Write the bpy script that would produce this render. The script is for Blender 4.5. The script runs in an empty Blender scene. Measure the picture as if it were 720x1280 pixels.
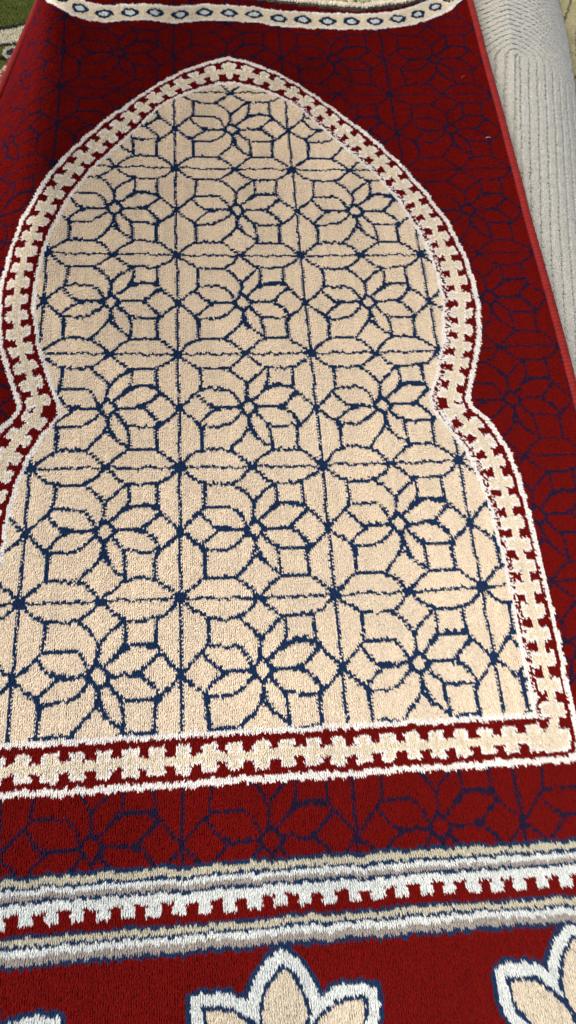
import bpy, math
import numpy as np
from mathutils import Matrix, Vector

rng = np.random.default_rng(7)
U = 0.15          # metres per lattice cell of the rug
ASP = 0.96447     # cell height / cell width
SC = bpy.context.scene

# ------------------------------------------------------------------ camera
ROT = Matrix(((0.9944492032, -0.0686387486, 0.0797465011),
              (0.0292528459, 0.9083979699, 0.4170820055),
              (-0.1010695467, -0.4124340559, 0.9053635161)))
CAMLOC = np.array([0.2182804593, -1.5348268159, 4.6517077739])
cam = bpy.data.objects.new('camera', bpy.data.cameras.new('camera'))
SC.collection.objects.link(cam)
mw = ROT.transposed().to_4x4()
mw.translation = Vector(CAMLOC * U)
cam.matrix_world = mw
cam.data.sensor_fit = 'VERTICAL'
cam.data.sensor_height = 36.0
cam.data.lens = 939.68 / 1280 * 36
cam.data.clip_start = 0.01
cam.data.clip_end = 100
SC.camera = cam
cam.data.dof.use_dof = True; cam.data.dof.focus_distance = .74; cam.data.dof.aperture_fstop = 11.0

# ------------------------------------------------------------------ light
SUN_EL, SUN_AZ = math.radians(57), math.radians(-104)   # azimuth measured from +Y, clockwise seen from above
w = bpy.data.worlds.new('World'); SC.world = w; w.use_nodes = True
nt = w.node_tree
sky = nt.nodes.new('ShaderNodeTexSky'); sky.sky_type = 'NISHITA'; sky.sun_disc = False
sky.sun_elevation = SUN_EL; sky.sun_rotation = SUN_AZ
bg = nt.nodes['Background']; bg.inputs['Strength'].default_value = 0.14
nt.links.new(sky.outputs['Color'], bg.inputs['Color'])
sd = bpy.data.lights.new('sun', 'SUN'); sd.energy = 3.5; sd.angle = math.radians(45); sd.color = (1.0, 0.92, 0.80)
so = bpy.data.objects.new('sun', sd); SC.collection.objects.link(so)
dirv = Vector((math.sin(SUN_AZ) * math.cos(SUN_EL), math.cos(SUN_AZ) * math.cos(SUN_EL), math.sin(SUN_EL)))
so.rotation_euler = dirv.to_track_quat('Z', 'Y').to_euler(); so.location = dirv * 5
SC.view_settings.view_transform = 'Standard'
SC.view_settings.look = 'None'
SC.view_settings.exposure = 0.50
SC.view_settings.gamma = 1.0

# ------------------------------------------------------------------ materials
def pile_material(name, sheen=0.25, rough=0.9, tint=(1, 1, 1)):
    m = bpy.data.materials.new(name); m.use_nodes = True
    n = m.node_tree.nodes; l = m.node_tree.links
    b = n['Principled BSDF']
    a = n.new('ShaderNodeVertexColor'); a.layer_name = 'yarn'
    l.new(a.outputs['Color'], b.inputs['Base Color'])
    b.inputs['Roughness'].default_value = rough
    b.inputs['Specular IOR Level'].default_value = 0.05
    b.inputs['Sheen Weight'].default_value = sheen
    b.inputs['Sheen Roughness'].default_value = 0.45
    b.inputs['Sheen Tint'].default_value = (*tint, 1)
    return m

def thread_material(name, c1, c2, scale, rough=0.62):
    """twisted binding thread: fine oblique bands of two close tones with bump"""
    m = bpy.data.materials.new(name); m.use_nodes = True
    n = m.node_tree.nodes; l = m.node_tree.links; b = n['Principled BSDF']
    tc = n.new('ShaderNodeTexCoord')
    wv = n.new('ShaderNodeTexWave'); wv.bands_direction = 'Y'
    wv.inputs['Scale'].default_value = scale; wv.inputs['Distortion'].default_value = 3.0
    wv.inputs['Detail'].default_value = 2.0; wv.inputs['Detail Scale'].default_value = 3.0
    l.new(tc.outputs['Object'], wv.inputs['Vector'])
    nz = n.new('ShaderNodeTexNoise'); nz.inputs['Scale'].default_value = 60; nz.inputs['Detail'].default_value = 4
    l.new(tc.outputs['Object'], nz.inputs['Vector'])
    mx = n.new('ShaderNodeMixRGB'); mx.inputs[1].default_value = (*c1, 1); mx.inputs[2].default_value = (*c2, 1)
    ad = n.new('ShaderNodeMath'); ad.operation = 'MULTIPLY_ADD'; ad.inputs[1].default_value = 0.5
    l.new(wv.outputs['Fac'], ad.inputs[0]); l.new(nz.outputs['Fac'], ad.inputs[2])
    sb = n.new('ShaderNodeMath'); sb.operation = 'SUBTRACT'; sb.inputs[1].default_value = 0.25
    l.new(ad.outputs[0], sb.inputs[0]); l.new(sb.outputs[0], mx.inputs[0])
    l.new(mx.outputs[0], b.inputs['Base Color'])
    bp = n.new('ShaderNodeBump'); bp.inputs['Strength'].default_value = 0.5; bp.inputs['Distance'].default_value = 0.0006
    l.new(wv.outputs['Fac'], bp.inputs['Height']); l.new(bp.outputs[0], b.inputs['Normal'])
    b.inputs['Roughness'].default_value = rough
    b.inputs['Specular IOR Level'].default_value = 0.10
    b.inputs['Sheen Weight'].default_value = 0.0
    return m

def noise_material(name, c1, c2, scale):
    m = bpy.data.materials.new(name); m.use_nodes = True
    n = m.node_tree.nodes; l = m.node_tree.links; b = n['Principled BSDF']
    tc = n.new('ShaderNodeTexCoord')
    nz = n.new('ShaderNodeTexNoise'); nz.inputs['Scale'].default_value = scale; nz.inputs['Detail'].default_value = 6
    mx = n.new('ShaderNodeMixRGB'); mx.inputs[1].default_value = (*c1, 1); mx.inputs[2].default_value = (*c2, 1)
    l.new(tc.outputs['Object'], nz.inputs['Vector']); l.new(nz.outputs['Fac'], mx.inputs[0])
    l.new(mx.outputs[0], b.inputs['Base Color']); b.inputs['Roughness'].default_value = 0.9
    return m

# ------------------------------------------------------------------ helpers
def new_mesh(name, co, faces_list, mat, parent=None, col=None, smooth=False):
    """co (N,3) metres; faces_list: list of (M,k) int arrays; col (N,3) linear"""
    me = bpy.data.meshes.new(name)
    nv = len(co)
    lv = np.concatenate([f.ravel() for f in faces_list]).astype(np.int32)
    tot = np.concatenate([np.full(len(f), f.shape[1], np.int32) for f in faces_list])
    st = np.concatenate([[0], np.cumsum(tot)[:-1]]).astype(np.int32)
    me.vertices.add(nv); me.vertices.foreach_set('co', np.asarray(co, np.float32).ravel())
    me.loops.add(len(lv)); me.loops.foreach_set('vertex_index', lv)
    me.polygons.add(len(tot)); me.polygons.foreach_set('loop_start', st); me.polygons.foreach_set('loop_total', tot)
    if smooth: me.polygons.foreach_set('use_smooth', np.ones(len(tot), bool))
    me.update(calc_edges=True)
    if col is not None:
        at = me.color_attributes.new('yarn', 'FLOAT_COLOR', 'POINT')
        c4 = np.ones((nv, 4), np.float32); c4[:, :3] = col
        at.data.foreach_set('color', c4.ravel())
    me.materials.append(mat)
    o = bpy.data.objects.new(name, me); SC.collection.objects.link(o)
    if parent is not None: o.parent = parent
    return o

def thing(name, label, cat, group=None):
    o = bpy.data.objects.new(name, None); SC.collection.objects.link(o)
    o.empty_display_size = 0.05
    o['label'] = label; o['category'] = cat
    if group: o['group'] = group
    return o

def to_world(P):   # cell units (x, j-down, z) -> metres
    return np.stack([P[:, 0] * U, -P[:, 1] * ASP * U, P[:, 2] * U], 1)

def hash_noise(x, y, seed=0):
    """smooth value noise in 0..1, unit lattice"""
    xi = np.floor(x).astype(np.int64); yi = np.floor(y).astype(np.int64)
    fx = x - xi; fy = y - yi; fx = fx * fx * (3 - 2 * fx); fy = fy * fy * (3 - 2 * fy)
    def h(a, b):
        n = (a * 374761393 + b * 668265263 + seed * 974634777) & 0xffffffff
        n = ((n ^ (n >> 13)) * 1274126177) & 0xffffffff
        return ((n ^ (n >> 16)) & 0xffff) / 65535.0
    return (h(xi, yi) * (1 - fx) + h(xi + 1, yi) * fx) * (1 - fy) + (h(xi, yi + 1) * (1 - fx) + h(xi + 1, yi + 1) * fx) * fy

def sm(t): t = np.clip(t, 0, 1); return t * t * (3 - 2 * t)

def seg_dist(px, py, poly):
    """distance to polyline and arclength parameter at the nearest point (y scaled by ASP)"""
    best = np.full(px.shape, 1e9); arc = np.zeros(px.shape); acc = 0.0
    q = np.asarray(poly, float) * np.array([1, ASP]); yy = py * ASP
    for (ax, ay), (bx, by) in zip(q[:-1], q[1:]):
        dx, dy = bx - ax, by - ay; L = math.hypot(dx, dy) + 1e-12
        t = np.clip(((px - ax) * dx + (yy - ay) * dy) / (L * L), 0, 1)
        d = np.hypot(px - ax - t * dx, yy - ay - t * dy)
        m = d < best; best[m] = d[m]; arc[m] = acc + t[m] * L; acc += L
    return best, arc, acc

def inside(px, py, poly):
    r = np.zeros(px.shape, bool); n = len(poly)
    for k in range(n):
        x1, y1 = poly[k]; x2, y2 = poly[(k + 1) % n]
        if y1 == y2: continue
        c = ((y1 > py) != (y2 > py)) & (px < (x2 - x1) * (py - y1) / (y2 - y1) + x1)
        r ^= c
    return r

# ------------------------------------------------------------------ rug pattern
CREAM, CREAM2, WHITE, RED, NAVY, NAVYR, BEIGE, GREY, WHITE2, TAN = range(10)
PAL = np.array([(.745, .628, .474), (.72, .63, .475), (.79, .75, .695), (.146, .0034, .0020), (.012, .033, .088),
                (.016, .009, .030), (.50, .46, .34), (.33, .29, .25), (.63, .65, .61), (.64, .555, .42)])

# one lattice tile (u right, v down), star knots at the corners, flower in the middle
TILE = [
 [(0, 0), (0, 1)], [(0, 0), (1, 0)],
 [(0, 0), (.085, .085), (.17, .14), (.36, .14), (.44, .08), (.5, 0)], [(.5, 0), (.57, .08), (.65, .14), (.85, .13), (.93, .085), (1, 0)],
 [(0, 1), (.08, .91), (.16, .85), (.36, .85), (.44, .92), (.5, 1)], [(.5, 1), (.57, .92), (.65, .85), (.84, .85), (.92, .91), (1, 1)],
 [(.17, .14), (.165, .33), (.13, .36), (.07, .43), (0, .5)], [(0, .5), (.07, .57), (.14, .63), (.16, .70), (.16, .85)],
 [(.85, .13), (.845, .31), (.875, .36), (.94, .43), (1, .5)], [(1, .5), (.94, .58), (.86, .65), (.84, .70), (.84, .85)],
 [(.36, .14), (.43, .19), (.48, .26), (.5, .31), (.495, .38), (.48, .425)],            # upper left band
 [(.165, .33), (.33, .32), (.38, .35), (.42, .41), (.44, .47)],
 [(.65, .14), (.58, .20), (.52, .26), (.5, .30)],
 [(.66, .14), (.665, .28), (.62, .34), (.58, .39), (.535, .43)],
 [(.845, .305), (.74, .29), (.665, .305)],
 [(.58, .39), (.665, .32), (.75, .30), (.855, .33)], [(.572, .489), (.64, .488), (.73, .485), (.80, .43), (.855, .36)],
 [(.875, .36), (.80, .43), (.745, .485), (.81, .55), (.875, .64)],
 [(.572, .490), (.73, .489), (.80, .53), (.85, .59), (.86, .65)], [(.545, .535), (.60, .61), (.67, .655), (.84, .65)],
 [(.13, .36), (.18, .43), (.23, .487), (.432, .492)], [(.432, .494), (.28, .498), (.21, .55), (.15, .62)], [(.23, .488), (.28, .498)],
 [(.14, .635), (.19, .66), (.32, .65), (.39, .60), (.455, .525)], [(.165, .66), (.16, .85)],
 [(.36, .85), (.42, .78), (.47, .72), (.495, .66), (.503, .575)],
 [(.5, .69), (.55, .75), (.60, .80), (.655, .83), (.65, .85)],
 [(.503, .572), (.515, .66), (.55, .74)], [(.55, .53), (.60, .60), (.645, .66), (.655, .83)], [(.84, .655), (.84, .84)],
 [(.5, .418), (.572, .492), (.505, .572), (.432, .495), (.5, .418)],
]
def chaikin(p, n=2):
    for _ in range(n):
        if len(p) < 3: return p
        q = [p[0]]
        for a, b in zip(p[:-1], p[1:]):
            q += [(a[0] * .75 + b[0] * .25, a[1] * .75 + b[1] * .25), (a[0] * .25 + b[0] * .75, a[1] * .25 + b[1] * .75)]
        p = q + [p[-1]]
    return p
NT = 192
gu, gv = np.meshgrid((np.arange(NT) + .5) / NT, (np.arange(NT) + .5) / NT, indexing='ij')
TD = np.full((NT, NT), 9.0)
for pl in TILE:
    if pl is TILE[1]: continue
    for ox in (-1, 0, 1):
        for oy in (-1, 0, 1):
            if pl is TILE[0] or pl is TILE[1] or (ox == 0 and oy == 0):
                d, _, _ = seg_dist(gu, gv, [(a + ox, b + oy) for a, b in chaikin(pl)]); TD = np.minimum(TD, d)
for cx, cy, r in ((0, 0, .027), (1, 0, .027), (0, 1, .027), (1, 1, .027), (.5, 0, .015), (.5, 1, .015), (0, .5, .014), (1, .5, .014)):
    TD = np.minimum(TD, np.maximum(np.hypot(gu - cx, (gv - cy) * ASP) - r, 0))
hh_ = np.abs((np.abs(gu - .502) / .074 + np.abs(gv - .495) / .080) - 1) * .050
TH = np.where(np.hypot(gu - .5, gv - .495) < .12, hh_, 9.0)
TDW = np.array([[-0.0062, -0.0124], [-0.0012, -0.0203], [-0.0065, 0.0137], [0.0230, 0.0547], [0.0090, -0.0093], [0.0112, 0.0069],
                [-0.0164, 0.0348], [0.0047, -0.0285], [0.0010, 0.0049], [0.0070, -0.0133]])

def lattice(x, y):
    """plane -> lattice coordinates: the woven lattice is slightly out of square"""
    a = np.clip((x - .5) / 2.5, -1.05, 1.05); b = np.clip((y + 1.5) / 3.5, -1.4, 1.15)
    B = np.stack([np.ones_like(a), a, b, a * a, a * b, b * b, a ** 3, a * a * b, a * b * b, b ** 3], -1)
    D = B @ TDW
    return x + D[..., 0], y + D[..., 1]

OUT_R = [(.5, -5.51), (.70, -5.44), (.97, -5.28), (1.15, -5.12), (1.34, -4.93), (1.55, -4.69), (1.76, -4.44), (1.96, -4.15), (2.14, -3.80),
         (2.31, -3.39), (2.385, -3.02), (2.42, -2.71), (2.41, -2.40), (2.37, -2.15), (2.31, -1.92), (2.23, -1.69), (2.175, -1.54), (2.19, -1.47),
         (2.29, -1.36), (2.36, -1.21), (2.41, -1.05), (2.44, -.88), (2.45, -.71), (2.455, -.3), (2.46, .28), (2.455, .8), (2.45, 1.18)]
IN_R = [(.5, -5.11), (.62, -5.09), (.77, -5.03), (.95, -4.93), (1.13, -4.79), (1.31, -4.52), (1.51, -4.24), (1.71, -3.97), (1.88, -3.64), (2.0, -3.31),
        (2.07, -3.01), (2.105, -2.71), (2.10, -2.42), (2.05, -2.13), (1.96, -1.82), (1.87, -1.58), (1.855, -1.46), (1.95, -1.29), (2.05, -1.09),
        (2.12, -.85), (2.155, -.59), (2.165, -.39), (2.18, -.18), (2.185, .39), (2.18, .86)]
def mir(p): return [(.5 - (x - .5) * .975, y) for x, y in p]
OUT_POLY = OUT_R + mir(OUT_R)[::-1]
IN_POLY = IN_R + mir(IN_R)[::-1]
def resample(p, n):
    p = np.array(p); s = np.concatenate([[0], np.cumsum(np.hypot(*np.diff(p, axis=0).T))]); t = np.linspace(0, s[-1], n)
    return np.stack([np.interp(t, s, p[:, 0]), np.interp(t, s, p[:, 1])], 1)
def midline(a, b, n=70):
    # pair waist to waist so the middle of the band stays centred
    ka = [k for k, q in enumerate(a) if abs(q[0] - 2.175) < 1e-6 and abs(q[1] + 1.54) < 1e-6][0]
    kb = [k for k, q in enumerate(b) if abs(q[0] - 1.855) < 1e-6][0]
    A = np.vstack([resample(a[:ka + 1], n), resample(a[ka:], n // 2)[1:]]); Bq = np.vstack([resample(b[:kb + 1], n), resample(b[kb:], n // 2)[1:]])
    return (A + Bq) / 2
MID_R = [tuple(q) for q in midline(OUT_R, IN_R)]
MID_L = mir(MID_R)

BAND = [(-1.45, -7.6), (-1.27, -6.75), (-1.13, -6.43), (-1.02, -6.27), (-.89, -6.16), (-.69, -6.10), (-.47, -6.12), (-.22, -6.155), (.02, -6.125), (.25, -6.17), (.5, -6.175), (.76, -6.16),
        (1.0, -6.115), (1.5, -6.105), (1.96, -6.13), (2.2, -6.185), (2.44, -6.285), (2.69, -6.46), (2.86, -6.68), (2.97, -7.6)]

def rug_labels(X, Y, par, rnd):
    """colour index of every knot; X,Y plane coordinates, par = row parity +-1"""
    # pairs of weft rows are beaten a little apart: descending lines break up, ascending lines stay solid
    off = 0.0036
    xs = X + par * off; ys = Y - par * off
    lu, lv = lattice(xs, ys)
    d = TD[(np.mod(lu, 1) * NT).astype(int) % NT, (np.mod(lv, 1) * NT).astype(int) % NT]
    fin = inside(X, Y, IN_POLY); fout = inside(X, Y, OUT_POLY)
    hu0, hv0 = lattice(X, Y)
    d = np.minimum(d, TH[(np.mod(hu0, 1) * NT).astype(int) % NT, (np.mod(hv0, 1) * NT).astype(int) % NT])
    hv = hv0 + (hash_noise(X * 22, Y * 3, 17) - .5) * .010
    d = np.minimum(d, np.abs(hv - np.round(hv)) * ASP * 1.25)
    lab = np.full(X.shape, RED)
    # --- red ground with navy lattice
    lab[(d < .0088)] = NAVYR
    # --- cream field
    lab[fin] = CREAM; lab[fin & (d < .0119)] = NAVY
    # --- border
    bm = fout & ~fin
    x, y = X[bm], Y[bm]
    din, _, _ = seg_dist(x, y, IN_POLY + IN_POLY[:1]); dout, _, _ = seg_dist(x, y, OUT_POLY + OUT_POLY[:1])
    t = din / (din + dout + 1e-9)
    bottom = (y > .86) & (x < 2.2) & (x > -1.2)
    right = (x > .5)
    dm1, s1, L1 = seg_dist(x, y, MID_R); dm2, s2, L2 = seg_dist(x, y, MID_L)
    s = np.where(right, s1 / L1, s2 / L2) * 43.0
    sb = (x - MID_R[-1][0]) / .1535
    sb0 = 0.0
    s = np.where(bottom, sb, s)
    ph = np.abs(np.mod(s + .5, 1) - .5)                 # 0 = middle of a block, .5 = middle of a notch
    l = np.full(x.shape, RED)
    r = rnd[bm]
    ta = t + (r - .5) * .03
    l[ta < .110] = WHITE; l[ta > .875] = WHITE
    # speckled inner line on the right flank
    spk = right & ~bottom & (y > -4.9) & (t > .09) & (t < .205)
    l[spk] = np.where(rnd[bm][spk] < .46, WHITE, RED)
    reach = np.where(bottom, .265, .292)
    dep = np.maximum(np.abs(t - .50) - .095, 0) / (reach - .095)   # 0 at the spine, 1 at the tooth tip
    ph = np.clip(ph + (hash_noise(x * 30, y * 30, 25) - .5) * .10, 0, .5)
    nw = .158 + .09 * (1 - np.clip(dep, 0, 1)) ** 2 + .09 * sm((dep - .62) / .38)  # half width of a notch
    blk = (np.abs(t - .50) < reach) & ((ph < .5 - nw) | (dep <= 0))
    rim = blk & ((ph > .5 - nw - .14) & (dep > -1) & (np.abs(t - .5) > .07) | (np.abs(t - .5) > reach - .05))
    l[blk] = CREAM2; l[rim] = WHITE
    lab[bm] = l
    # --- band of small diamonds at the far end
    db, sa, Lb = seg_dist(X, Y, BAND)
    b = db < .125
    lab[b] = CREAM2; lab[b & (db > .095)] = WHITE
    pd = np.abs(np.mod(sa / .241 + .15, 1) - .5) * .241
    rr = np.hypot(pd / .083, db / .060) * .6 + (pd / .083 + db / .060) * .3
    lab[b & (rr < 1.0)] = NAVY; lab[b & (rr < .54)] = WHITE2
    # --- near end stripes
    yy = Y - .022 * np.clip((X - .5) / 1.7, 0, 1.5) ** 2 + (hash_noise(X * 3, Y * 0 + 3.3, 5) - .5) * .012
    def stripe(a, c, col): lab[(yy >= a) & (yy < c)] = col
    z = yy > 1.60
    lab[z] = RED
    stripe(1.595, 1.618, NAVY); stripe(1.618, 1.656, BEIGE); stripe(1.656, 1.674, NAVY); stripe(1.674, 1.702, WHITE2)
    stripe(1.702, 1.728, GREY); stripe(1.728, 1.745, NAVY); stripe(1.745, 1.856, WHITE2)
    ph2 = np.abs(np.mod(X / .1375 + .13, 1) - .5)
    tooth = (yy > 1.795) & (yy < 1.86) & (ph2 < .21 + .08 * sm((1.825 - yy) / .03) + .05 * sm((yy - 1.84) / .02))
    lab[tooth] = RED
    stripe(1.897, 1.915, NAVY); stripe(1.915, 1.947, BEIGE); stripe(1.947, 1.963, NAVY); stripe(1.963, 1.998, WHITE2)
    stripe(1.998, 2.036, GREY); stripe(2.036, 2.058, NAVY)
    # --- big leaves of the near end flowers
    m = (yy > 2.058)
    x, y = X[m], Y[m]
    k = np.round((x - .52) / 1.645); x = x - .52 - k * 1.645; y = (y - 2.703 + .01 * k) * 1.0
    best = np.full(x.shape, -9.0)
    for tipx, tipy, Wd in ((0, -.662, .217), (-.5, -.455, .205), (.52, -.435, .205), (-.5, .45, .2), (.5, .45, .2), (0, .64, .21)):
        Ld = math.hypot(tipx, tipy) / 2; ux, uy = tipx / 2 / Ld, tipy / 2 / Ld
        a = (x - tipx / 2) * ux + (y - tipy / 2) * uy; bq = -(x - tipx / 2) * uy + (y - tipy / 2) * ux
        Rr = (Ld * Ld + Wd * Wd) / (2 * Wd)
        dd = Rr - np.maximum(np.hypot(a, bq - (Rr - Wd)), np.hypot(a, bq + (Rr - Wd)))
        best = np.maximum(best, dd)
    l = np.full(x.shape, RED)
    l[best > -.006] = NAVY; l[best > .021] = WHITE2; l[best > .082] = NAVY; l[best > .104] = TAN
    # keep the leaf separate from the stripe's navy edge
    lab[m] = l
    return lab

# ------------------------------------------------------------------ rug surface
EDGE_L, EDGE_R, END_FAR, END_NEAR = -2.06, 3.03, -8.3, 3.6
def drape_angle(y): return np.radians(np.clip(49.5 + 10.4 * (-5.82 - y), 0, 71))
def rug_pos(x, y, lift=0.0, out=0.0):
    """arc coordinates -> cell-unit position; the left side slides down over the edge of the rugs it lies on"""
    x = np.asarray(x, float); y = np.asarray(y, float)
    px = x.copy(); pz = np.zeros_like(x)
    ang = np.zeros_like(x)
    m = x < -.97
    if m.any():
        s = -.97 - x[m]; th = drape_angle(y[m]); n = 28
        ax = np.zeros_like(s); az = np.zeros_like(s)
        for k in range(n):
            sk = (k + .5) / n * s; a = th * sm(sk / .40)
            ax += np.cos(a); az += np.sin(a)
        px[m] = -.97 - ax / n * s; pz[m] = -az / n * s
        ang[m] = th * sm(s / .40)
    e = np.maximum(x - 2.45, 0)
    pz = pz - .09 * e * e
    pz = pz + (hash_noise(x * 1.1 + 4, y * .9 + 7, 3) - .5) * .020 + (hash_noise(x * 2.7, y * 2.3, 9) - .5) * .010
    nx = -np.sin(ang) + .18 * e; nz = np.cos(ang)
    h = lift
    return np.stack([px + nx * h, y, pz + nz * h], -1), np.stack([nx, 0 * nx, nz], -1)

def visible(P, margin):
    """plane region the photograph could see (cell units), for choosing where single tufts are worth building"""
    W = np.stack([P[:, 0], -P[:, 1] * ASP, P[:, 2]], 1) - CAMLOC
    R = np.array(ROT); c = W @ R.T
    u = 939.68 * c[:, 0] / -c[:, 2]; v = 939.68 * c[:, 1] / -c[:, 2]
    return (np.abs(u) < 360 * margin) & (np.abs(v) < 640 * margin)

def tuft_mesh(cx, cy, posf, col, size, height, lean, name, mat, parent, base_co, base_faces, base_col, seed=1, wob=.35, hvar=.18, brush=0.0):
    """yarn tips: three-sided tapering stubs leaning with the nap, joined with the sheet they stand on"""
    r = np.random.default_rng(seed); n = len(cx)
    B, N = posf(cx, cy, -height * .62)
    lx = lean[0] + r.normal(0, wob, n) + (hash_noise(cx * 2.3 + 3, cy * 1.7, 91) - .5) * brush; ly = lean[1] + r.normal(0, wob, n) + (hash_noise(cx * 2.1, cy * 1.9 + 8, 92) - .5) * brush + (hash_noise(cx * 55, cy * 9, 93) - .5) * brush * .5
    hh = height * (1 + r.normal(0, hvar, n))
    T = B + N * (hh * .62)[:, None]
    T[:, 0] += (lx * .5) * height; T[:, 1] += (ly * .5) * height; B[:, 0] -= lx * .5 * height; B[:, 1] -= ly * .5 * height
    rot = r.uniform(0, 2 * np.pi, n)
    V = np.empty((n, 7, 3), np.float32); C = np.empty((n, 7, 3), np.float32)
    for k in range(3):
        a = rot + k * 2 * np.pi / 3; dx = np.cos(a); dy = np.sin(a)
        V[:, k] = B + np.stack([dx * size * .85, dy * size * .85 / ASP, 0 * dx], 1)
        M = B * .35 + T * .65
        V[:, 3 + k] = M + np.stack([dx * size * .80, dy * size * .95 / ASP, 0 * dx], 1)
    V[:, 6] = T + N * (height * .12)
    C[:] = col[:, None, :]
    co = to_world(V.reshape(-1, 3))
    i0 = (np.arange(n) * 7)[:, None]
    q = np.concatenate([i0 + np.array([[a, b, b + 3, a + 3]]) for a, b in ((0, 1), (1, 2), (2, 0))])
    t = np.concatenate([i0 + np.array([[3, 4, 6]]), i0 + np.array([[4, 5, 6]]), i0 + np.array([[5, 3, 6]])])
    nb = len(base_co)
    co = np.concatenate([base_co, co]); colr = np.concatenate([base_col, C.reshape(-1, 3)])
    return new_mesh(name, co, [base_faces, q + nb, t + nb], mat, parent, colr, smooth=True)

def grid_faces(nx, ny):
    idx = np.arange(nx * ny).reshape(nx, ny)
    return np.stack([idx[:-1, :-1], idx[:-1, 1:], idx[1:, 1:], idx[1:, :-1]], -1).reshape(-1, 4)

def build_rug():
    root = thing('prayer_rug', 'large red and cream prayer rug with navy flower lattice inside a toothed white arch', 'rug')
    KN, KY = 76.0, 82.0
    x = np.arange(EDGE_L + .035, EDGE_R - .03, 1 / KN); y = np.arange(END_FAR, END_NEAR, 1 / KY / ASP)
    nx, ny = len(x), len(y)
    # warp threads wander a little
    X, Y = np.meshgrid(x, y, indexing='ij')
    rnd = rng.random((nx, ny))
    par = np.where((np.arange(ny) % 2) == 0, 1.0, -1.0)[None, :] * np.ones((nx, 1))
    jx = rng.normal(0, .0014, (nx, ny)); jy = rng.normal(0, .0018, (nx, ny)) + (hash_noise(X * 44, Y * 5, 21) - .5) * .019
    jx = jx + (hash_noise(X * 11, Y * 11, 22) - .5) * .016; jy = jy + (hash_noise(X * 10 + 5, Y * 10, 23) - .5) * .014
    lab = rug_labels((X + jx).ravel(), (Y + jy).ravel(), par.ravel(), rnd.ravel()).reshape(nx, ny)
    tone = 1 + (hash_noise(X * 34, Y * 2.2, 11) - .5) * .10 + (hash_noise(X * 5, Y * 5, 12) - .5) * .06 + rng.normal(0, .035, (nx, ny))
    kc = PAL[lab] * tone[..., None]
    # sheet under the tips
    B, _ = rug_pos(X.ravel(), Y.ravel(), -.020)
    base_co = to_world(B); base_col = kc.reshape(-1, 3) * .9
    bf = grid_faces(nx, ny)
    # four yarn tips a knot
    XX, YY = X.ravel(), Y.ravel()
    P, _ = rug_pos(XX, YY)
    vis = visible(P, 1.16)
    XX, YY, KC = XX[vis], YY[vis], kc.reshape(-1, 3)[vis]
    n = len(XX); s = 1 / KN / 4; sy = 1 / KY / 4
    cx, cy, cc = [], [], []
    for a, b in ((-1, -.8), (1, -.6), (0, 1.1)):
        cx.append(XX + a * s * .92 + rng.normal(0, .0014, n)); cy.append(YY + (b * sy * .95 + rng.normal(0, .0022, n)) / ASP)
        cc.append(KC * (1 + rng.normal(0, .045, (n, 1))))
    cx = np.concatenate(cx); cy = np.concatenate(cy); cc = np.clip(np.concatenate(cc), 0, .92)
    pm = pile_material('wool_pile', .025, .95, (.9, .9, 1.0))
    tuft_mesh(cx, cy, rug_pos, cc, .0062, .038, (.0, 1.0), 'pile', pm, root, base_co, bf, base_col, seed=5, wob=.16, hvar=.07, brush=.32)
    # woven backing
    xb = np.linspace(EDGE_L, EDGE_R, 90); yb = np.linspace(END_FAR, END_NEAR, 150)
    XB, YB = np.meshgrid(xb, yb, indexing='ij')
    a, _ = rug_pos(XB.ravel(), YB.ravel(), -.045); b, _ = rug_pos(XB.ravel(), YB.ravel(), -.062)
    f = grid_faces(90, 150); ne = 90 * 150
    new_mesh('backing', to_world(np.concatenate([a, b])), [f, f[:, ::-1] + ne], noise_material('jute_backing', (.30, .21, .14), (.22, .15, .10), 220), root)
    # sewn edge binding: a fat cord along each long side
    bm_ = thread_material('red_binding_thread', (.215, .014, .009), (.105, .005, .004), 55)
    for edge in (EDGE_L, EDGE_R): cord('edge_binding', lambda yy: rug_pos(np.full_like(yy, edge), yy, .022 if edge < 0 else -.006)[0], .037, bm_, root)
    return root

def cord(name, pf, rad, mat, parent, y0=END_FAR, y1=END_NEAR, n=420, seg=14):
    yy = np.linspace(y0, y1, n); C = to_world(pf(yy))
    T = np.gradient(C, axis=0); T /= np.linalg.norm(T, axis=1)[:, None]
    up = np.array([0, 0, 1.0]); S = np.cross(T, up); S /= np.linalg.norm(S, axis=1)[:, None]; Nn = np.cross(S, T)
    wr = 1 + .035 * np.sin(np.arange(n) * 2.1) + rng.normal(0, .012, n)
    V = []
    for k in range(seg):
        a = 2 * math.pi * k / seg
        V.append(C + (S * math.cos(a) + Nn * math.sin(a) * .8) * (rad * U * wr)[:, None])
    V = np.stack(V, 0).reshape(-1, 3)
    idx = np.arange(n * seg).reshape(seg, n); idx = np.vstack([idx, idx[:1]])
    f = np.stack([idx[:-1, :-1], idx[1:, :-1], idx[1:, 1:], idx[:-1, 1:]], -1).reshape(-1, 4)
    return new_mesh(name, V, [f], mat, parent, smooth=True)

build_rug()

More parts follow.
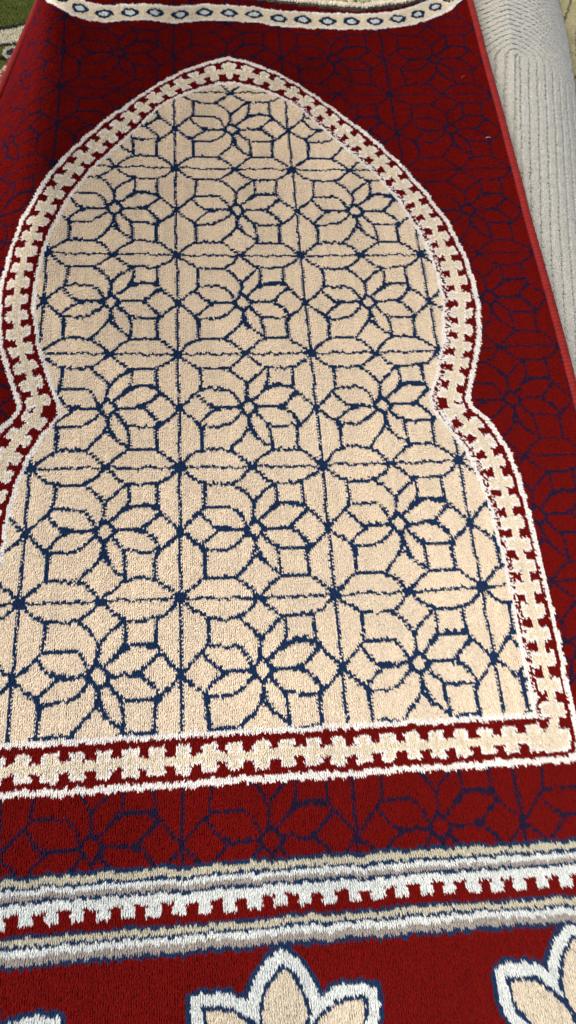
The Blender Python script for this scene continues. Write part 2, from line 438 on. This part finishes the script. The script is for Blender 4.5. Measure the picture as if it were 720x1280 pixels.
# ------------------------------------------------------------------ red rug just below it in the stack (only its side shows)
def under_pos(x, y, lift=0.0):
    """x = distance outwards from the upper rug's edge; the lower rug flares out a little further"""
    x = np.asarray(x, float)
    E, N = rug_pos(np.full_like(x, EDGE_L), y, 0.0)
    a = math.radians(22)
    P = E - N * .085
    x = x + np.clip((-5.6 - np.asarray(y)) * .14, 0, .32)
    P[:, 0] -= math.cos(a) * x; P[:, 2] -= math.sin(a) * x
    N2 = np.stack([0 * x - math.sin(a), 0 * x, 0 * x + math.cos(a)], -1)
    return P + N2 * lift, N2
def build_under():
    root = thing('prayer_rug', 'dark red speckled rug edge peeking out under the left side of the arch rug', 'rug')
    KN = 60.0
    x = np.arange(-.06, .26, 1 / KN); y = np.arange(-8.3, -3.5, 1 / KN / ASP)
    X, Y = np.meshgrid(x, y, indexing='ij'); nx, ny = X.shape
    spk = hash_noise(X * 26, Y * 17, 31) + rng.normal(0, .12, X.shape)
    kc = np.where((spk > .66)[..., None], np.array((.42, .33, .27)), np.where((spk < .22)[..., None], np.array((.10, .09, .13)), np.array((.20, .030, .028))))
    kc = kc * (1 + rng.normal(0, .08, X.shape))[..., None]
    B, _ = under_pos(X.ravel(), Y.ravel(), -.03)
    cx = np.concatenate([X.ravel() + rng.normal(0, .004, X.size) for _ in range(3)]); cy = np.concatenate([Y.ravel() + rng.normal(0, .006, X.size) for _ in range(3)])
    cc = np.concatenate([kc.reshape(-1, 3)] * 3)
    tuft_mesh(cx, cy, under_pos, cc, .0068, .035, (0, .2), 'pile', pile_material('speckled_side_pile', .1), root, to_world(B), grid_faces(nx, ny), kc.reshape(-1, 3), seed=8, wob=.1)
    xb = np.linspace(-.06, .27, 12); yb = np.linspace(-8.3, -2.5, 60); XB, YB = np.meshgrid(xb, yb, indexing='ij')
    a, _ = under_pos(XB.ravel(), YB.ravel(), -.045); b, _ = under_pos(XB.ravel(), YB.ravel(), -.062); f = grid_faces(12, 60)
    new_mesh('backing', to_world(np.concatenate([a, b])), [f, f[:, ::-1] + 720], noise_material('brown_backing', (.20, .12, .09), (.13, .08, .06), 220), root)
    cord('edge_binding', lambda yy: under_pos(np.full_like(yy, .27), yy, -.012)[0], .022, thread_material('dull_binding_thread', (.17, .05, .04), (.10, .02, .018), 55), root, -8.3, -3.5, 240, 10)
build_under()

# ------------------------------------------------------------------ grey rug with carved arches, right
GC = (3.45, -5.86)                       # centre of the rounded tops
def grey_pos(x, y, lift=0.0):
    xc = np.interp(y, [-8, -6.79, -5.98, -5.59, -4.84, -3.89, 0], [3.56, 3.50, 3.40, 3.345, 3.26, 3.15, 2.8])   # line of the soft fold
    d = x - xc
    z = -.13 - np.where(d < 0, .44 * (np.sqrt(d * d + .0002) - .014), .24 * d + .55 * np.maximum(d - .22, 0) ** 2)
    sl = np.where(d < 0, .44, -(.24 + 1.1 * np.maximum(d - .22, 0)))
    z = z + (hash_noise(x * 1.6 + 9, y * 1.2, 41) - .5) * .03
    k = 1 / np.sqrt(1 + sl * sl)
    N = np.stack([-sl * k, 0 * k, k], -1)
    return np.stack([x, y, z], -1) + N * np.asarray(lift)[..., None], N
GREY_EDGE = lambda y: np.interp(y, [-9, -7.31, -6.58, -6.03, -5.77, -2], [4.71, 4.48, 4.36, 4.28, 4.24, 3.85])
def build_grey():
    root = thing('carved_rug', 'pale grey rug with carved nested arch grooves lying to the right of the red rug', 'rug')
    KN = 62.0
    x = np.arange(2.75, 4.5, 1 / KN); y = np.arange(-8.6, -1.2, 1 / KN / ASP)
    X, Y = np.meshgrid(x, y, indexing='ij'); nx, ny = X.shape
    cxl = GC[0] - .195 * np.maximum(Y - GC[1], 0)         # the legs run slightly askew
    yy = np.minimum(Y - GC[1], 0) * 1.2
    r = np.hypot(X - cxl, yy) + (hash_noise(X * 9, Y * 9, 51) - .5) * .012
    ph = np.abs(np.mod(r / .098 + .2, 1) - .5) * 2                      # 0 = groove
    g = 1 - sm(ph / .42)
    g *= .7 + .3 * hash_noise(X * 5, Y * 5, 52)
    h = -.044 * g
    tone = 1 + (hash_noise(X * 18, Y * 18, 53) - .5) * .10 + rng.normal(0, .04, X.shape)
    c = np.array((.385, .370, .32)) * (1 - .28 * g)[..., None] * tone[..., None]  # grooves darkened: darker base yarn plus groove shade put into the colour
    X2 = np.minimum(X, GREY_EDGE(Y))
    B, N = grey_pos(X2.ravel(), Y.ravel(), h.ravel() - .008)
    cx, cy, hh, cc = [], [], [], []
    P, _ = grey_pos(X.ravel(), Y.ravel()); ok = visible(P, 1.3) & (X.ravel() < GREY_EDGE(Y.ravel()))
    for k in range(3):
        cx.append(X.ravel()[ok] + rng.normal(0, .0040, ok.sum())); cy.append(Y.ravel()[ok] + rng.normal(0, .0040, ok.sum()))
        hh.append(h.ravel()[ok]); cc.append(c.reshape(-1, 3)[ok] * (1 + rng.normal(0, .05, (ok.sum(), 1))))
    hcat = np.concatenate(hh)
    pf = lambda a, b, lift: grey_pos(a, b, hcat + lift)
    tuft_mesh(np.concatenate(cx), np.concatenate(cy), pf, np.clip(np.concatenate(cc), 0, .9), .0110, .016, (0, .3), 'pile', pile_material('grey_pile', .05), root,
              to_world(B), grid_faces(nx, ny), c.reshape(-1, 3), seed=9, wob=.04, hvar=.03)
    yb = np.linspace(-8.6, -1.2, 80); xb = np.linspace(0, 1, 24)
    T, YB = np.meshgrid(xb, yb, indexing='ij'); XB = 2.7 + T * (GREY_EDGE(YB) + .01 - 2.7)
    a, _ = grey_pos(XB.ravel(), YB.ravel(), np.full(XB.size, -.055)); b, _ = grey_pos(XB.ravel(), YB.ravel(), np.full(XB.size, -.075)); f = grid_faces(24, 80)
    new_mesh('backing', to_world(np.concatenate([a, b])), [f, f[:, ::-1] + 24 * 80], noise_material('grey_backing', (.26, .22, .17), (.18, .15, .12), 200), root)
    cord('edge_binding', lambda q: grey_pos(GREY_EDGE(q) + .012, q, np.full_like(q, -.03))[0], .03, thread_material('taupe_binding_thread', (.20, .17, .12), (.13, .11, .08), 55), root, -8.6, -1.2, 200, 10)
build_grey()

# ------------------------------------------------------------------ flat rugs at the picture's margins
def flat_rug(label, x0, x1, y0, y1, z, colour, keep, KN, bcol, posmod=None):
    root = thing('patterned_rug', label, 'rug')
    x = np.arange(x0, x1, 1 / KN); y = np.arange(y0, y1, 1 / KN / ASP)
    X, Y = np.meshgrid(x, y, indexing='ij'); nx, ny = X.shape
    c = colour(X, Y) * (1 + (hash_noise(X * 14, Y * 14, 61) - .5) * .2 + rng.normal(0, .06, X.shape))[..., None]
    def pf(a, b, lift):
        zz = z + (hash_noise(a * 1.5, b * 1.5, 63) - .5) * .03 + (posmod(a, b) if posmod else 0)
        return np.stack([a, b, zz + lift], -1), np.stack([0 * a, 0 * a, 0 * a + 1], -1)
    ok = keep(X, Y)
    lim = np.where(ok, 0.0, 1.0)
    B, _ = pf(X.ravel(), Y.ravel(), -.02)
    f = grid_faces(nx, ny); f = f[ok.ravel()[f].all(1)]
    P = np.stack([X.ravel(), Y.ravel(), np.full(X.size, z)], 1); sel = ok.ravel() & visible(P, 1.5)
    cx = np.concatenate([X.ravel()[sel] + rng.normal(0, .35 / KN, sel.sum()) for _ in range(3)]); cy = np.concatenate([Y.ravel()[sel] + rng.normal(0, .35 / KN, sel.sum()) for _ in range(3)])
    cc = np.concatenate([c.reshape(-1, 3)[sel] * (1 + rng.normal(0, .06, (sel.sum(), 1))) for _ in range(3)])
    tuft_mesh(cx, cy, pf, np.clip(cc, 0, .9), .45 / KN, .04, (0, .15), 'pile', pile_material('patterned_pile', .1), root, to_world(B), f, c.reshape(-1, 3), seed=13, wob=.2)
    a, _ = pf(X.ravel()[:], Y.ravel()[:], -.045); b, _ = pf(X.ravel(), Y.ravel(), -.062)
    f2 = f[::1]
    new_mesh('backing', to_world(np.concatenate([a, b])), [f2, f2[:, ::-1] + nx * ny], noise_material('backing_' + bcol[0], bcol[1], tuple(v * .7 for v in bcol[1]), 200), root)
    return root

def green_cols(X, Y):
    c = np.empty(X.shape + (3,)); c[:] = (.080, .088, .016)
    # an oval leaf edged in black with a curling cream ribbon below it
    d1 = np.hypot((X + 2.02) / .62, (Y + 7.90) / .62 * ASP)
    rib = (d1 > 1) & (d1 < 1.42)
    c[d1 < 1] = (.066, .082, .014)
    c[rib] = (.45, .42, .30)
    c[np.abs(d1 - .985) < .045] = (.012, .016, .018); c[np.abs(d1 - 1.44) < .04] = (.012, .016, .018)
    d2 = np.hypot((X + 1.80), (Y + 6.86) * ASP)
    c[d2 < .105] = (.42, .40, .28); c[d2 < .06] = (.012, .018, .05)
    d3 = np.hypot((X + 2.05) / .32, (Y + 6.50) * ASP / .28)
    c[(d3 < 1.0) & (d1 > 1.5)] = (.10, .10, .018); c[(np.abs(d3 - 1.0) < .09) & (d1 > 1.5)] = (.014, .016, .014)
    d4 = np.hypot((X + 1.80) / .14, (Y + 6.45) * ASP / .12); c[(d4 < 1.0) & (d1 > 1.5)] = (.42, .38, .26)
    w_ = np.sin(X * 9 + 2 * np.sin(Y * 5)) * np.cos(Y * 8)
    far = (Y > -6.2) | (X < -2.5); c[far & (w_ > .75)] = (.40, .37, .26)
    return c
flat_rug('green rug with black-edged cream scrolls on the floor at the top left corner', -3.6, -.6, -9.4, -3.0, -.92, green_cols, lambda X, Y: X < 99, 55.0, ('olive', (.14, .12, .06)))

TE = [(-.4, -6.62), (.3, -6.45), (1.04, -6.33), (1.59, -6.285), (1.83, -6.265), (2.05, -6.315), (2.28, -6.37), (2.5, -6.47), (2.9, -6.8)]
TEX, TEY = np.array(TE).T
def sage_cols(X, Y):
    e = np.interp(X, TEX, TEY) - Y
    c = np.empty(X.shape + (3,)); c[:] = (.30, .29, .14)
    n = hash_noise(X * 8, Y * 8, 71); n2 = hash_noise(X * 15 + 4, Y * 15, 72)
    c[n > .60] = (.46, .43, .30); c[(n2 > .68) & (X > 1.4)] = (.10, .12, .05)
    c[e < .055] = (.62, .54, .40)
    return c
flat_rug('pale sage green rug lying over the far end of the red rug', -.4, 2.9, -8.2, -6.2, .055, sage_cols, lambda X, Y: Y < np.interp(X, TEX, TEY), 60.0, ('sage', (.30, .27, .18)))

def olive_cols(X, Y):
    c = np.empty(X.shape + (3,)); c[:] = (.33, .30, .17)
    q = Y + 1.6 * (X - 4.2)
    ln = np.abs(np.mod(X * 5.2 + .55 * np.sin(Y * 2.4) + Y * .9, 1) - .5)
    c[ln < .07] = (.09, .075, .04)
    d = np.hypot(X - 4.62, (Y + 6.30) * ASP); c[np.abs(d - .34) < .03] = (.10, .085, .055)
    c[hash_noise(X * 9, Y * 9, 81) > .72] *= .82
    return c
flat_rug('yellowish olive rug with thin dark leaf lines at the far right edge', 3.5, 6.2, -9.6, -2.0, -.86, olive_cols, lambda X, Y: X > GREY_EDGE(Y) - .55, 60.0, ('khaki', (.22, .19, .10)))

# ------------------------------------------------------------------ a few loose fibres on the pile
def lint(x, y, a, L, col, label):
    t = np.linspace(-.5, .5, 9); cxx = x + np.cos(a) * t * L - np.sin(a) * (t * t) * L * .5; cyy = y + np.sin(a) * t * L + np.cos(a) * t * t * L * .5
    P, _ = rug_pos(cxx, cyy, .014); C = to_world(P); T = np.gradient(C, axis=0); T /= np.linalg.norm(T, axis=1)[:, None]
    S = np.cross(T, (0, 0, 1.)); S /= np.linalg.norm(S, axis=1)[:, None]; Nn = np.cross(S, T)
    V = np.stack([C + (S * math.cos(k * 2.094) + Nn * math.sin(k * 2.094)) * .00028 for k in range(3)], 0).reshape(-1, 3)
    idx = np.arange(27).reshape(3, 9); idx = np.vstack([idx, idx[:1]])
    f = np.stack([idx[:-1, :-1], idx[1:, :-1], idx[1:, 1:], idx[:-1, 1:]], -1).reshape(-1, 4)
    m = noise_material('lint_thread', col, tuple(v * .8 for v in col), 300)
    o = new_mesh('lint_fibre', V, [f], m); o['label'] = label; o['category'] = 'lint'
lint(2.83, -4.45, -.3, .045, (.7, .6, .5), 'tiny pale lint fibre on the red pile beside the right binding')
lint(2.73, -5.30, -.8, .06, (.45, .10, .08), 'tiny reddish lint fibre higher up on the red pile near the top right')

# ------------------------------------------------------------------ floor
fx = np.array([(-60, -60, -1.05), (60, -60, -1.05), (60, 60, -1.05), (-60, 60, -1.05)], float)
fl = new_mesh('floor', to_world(fx)[::-1], [np.array([[0, 1, 2, 3]])], noise_material('floor_tiles', (.30, .27, .23), (.24, .21, .18), 8))
fl['kind'] = 'structure'
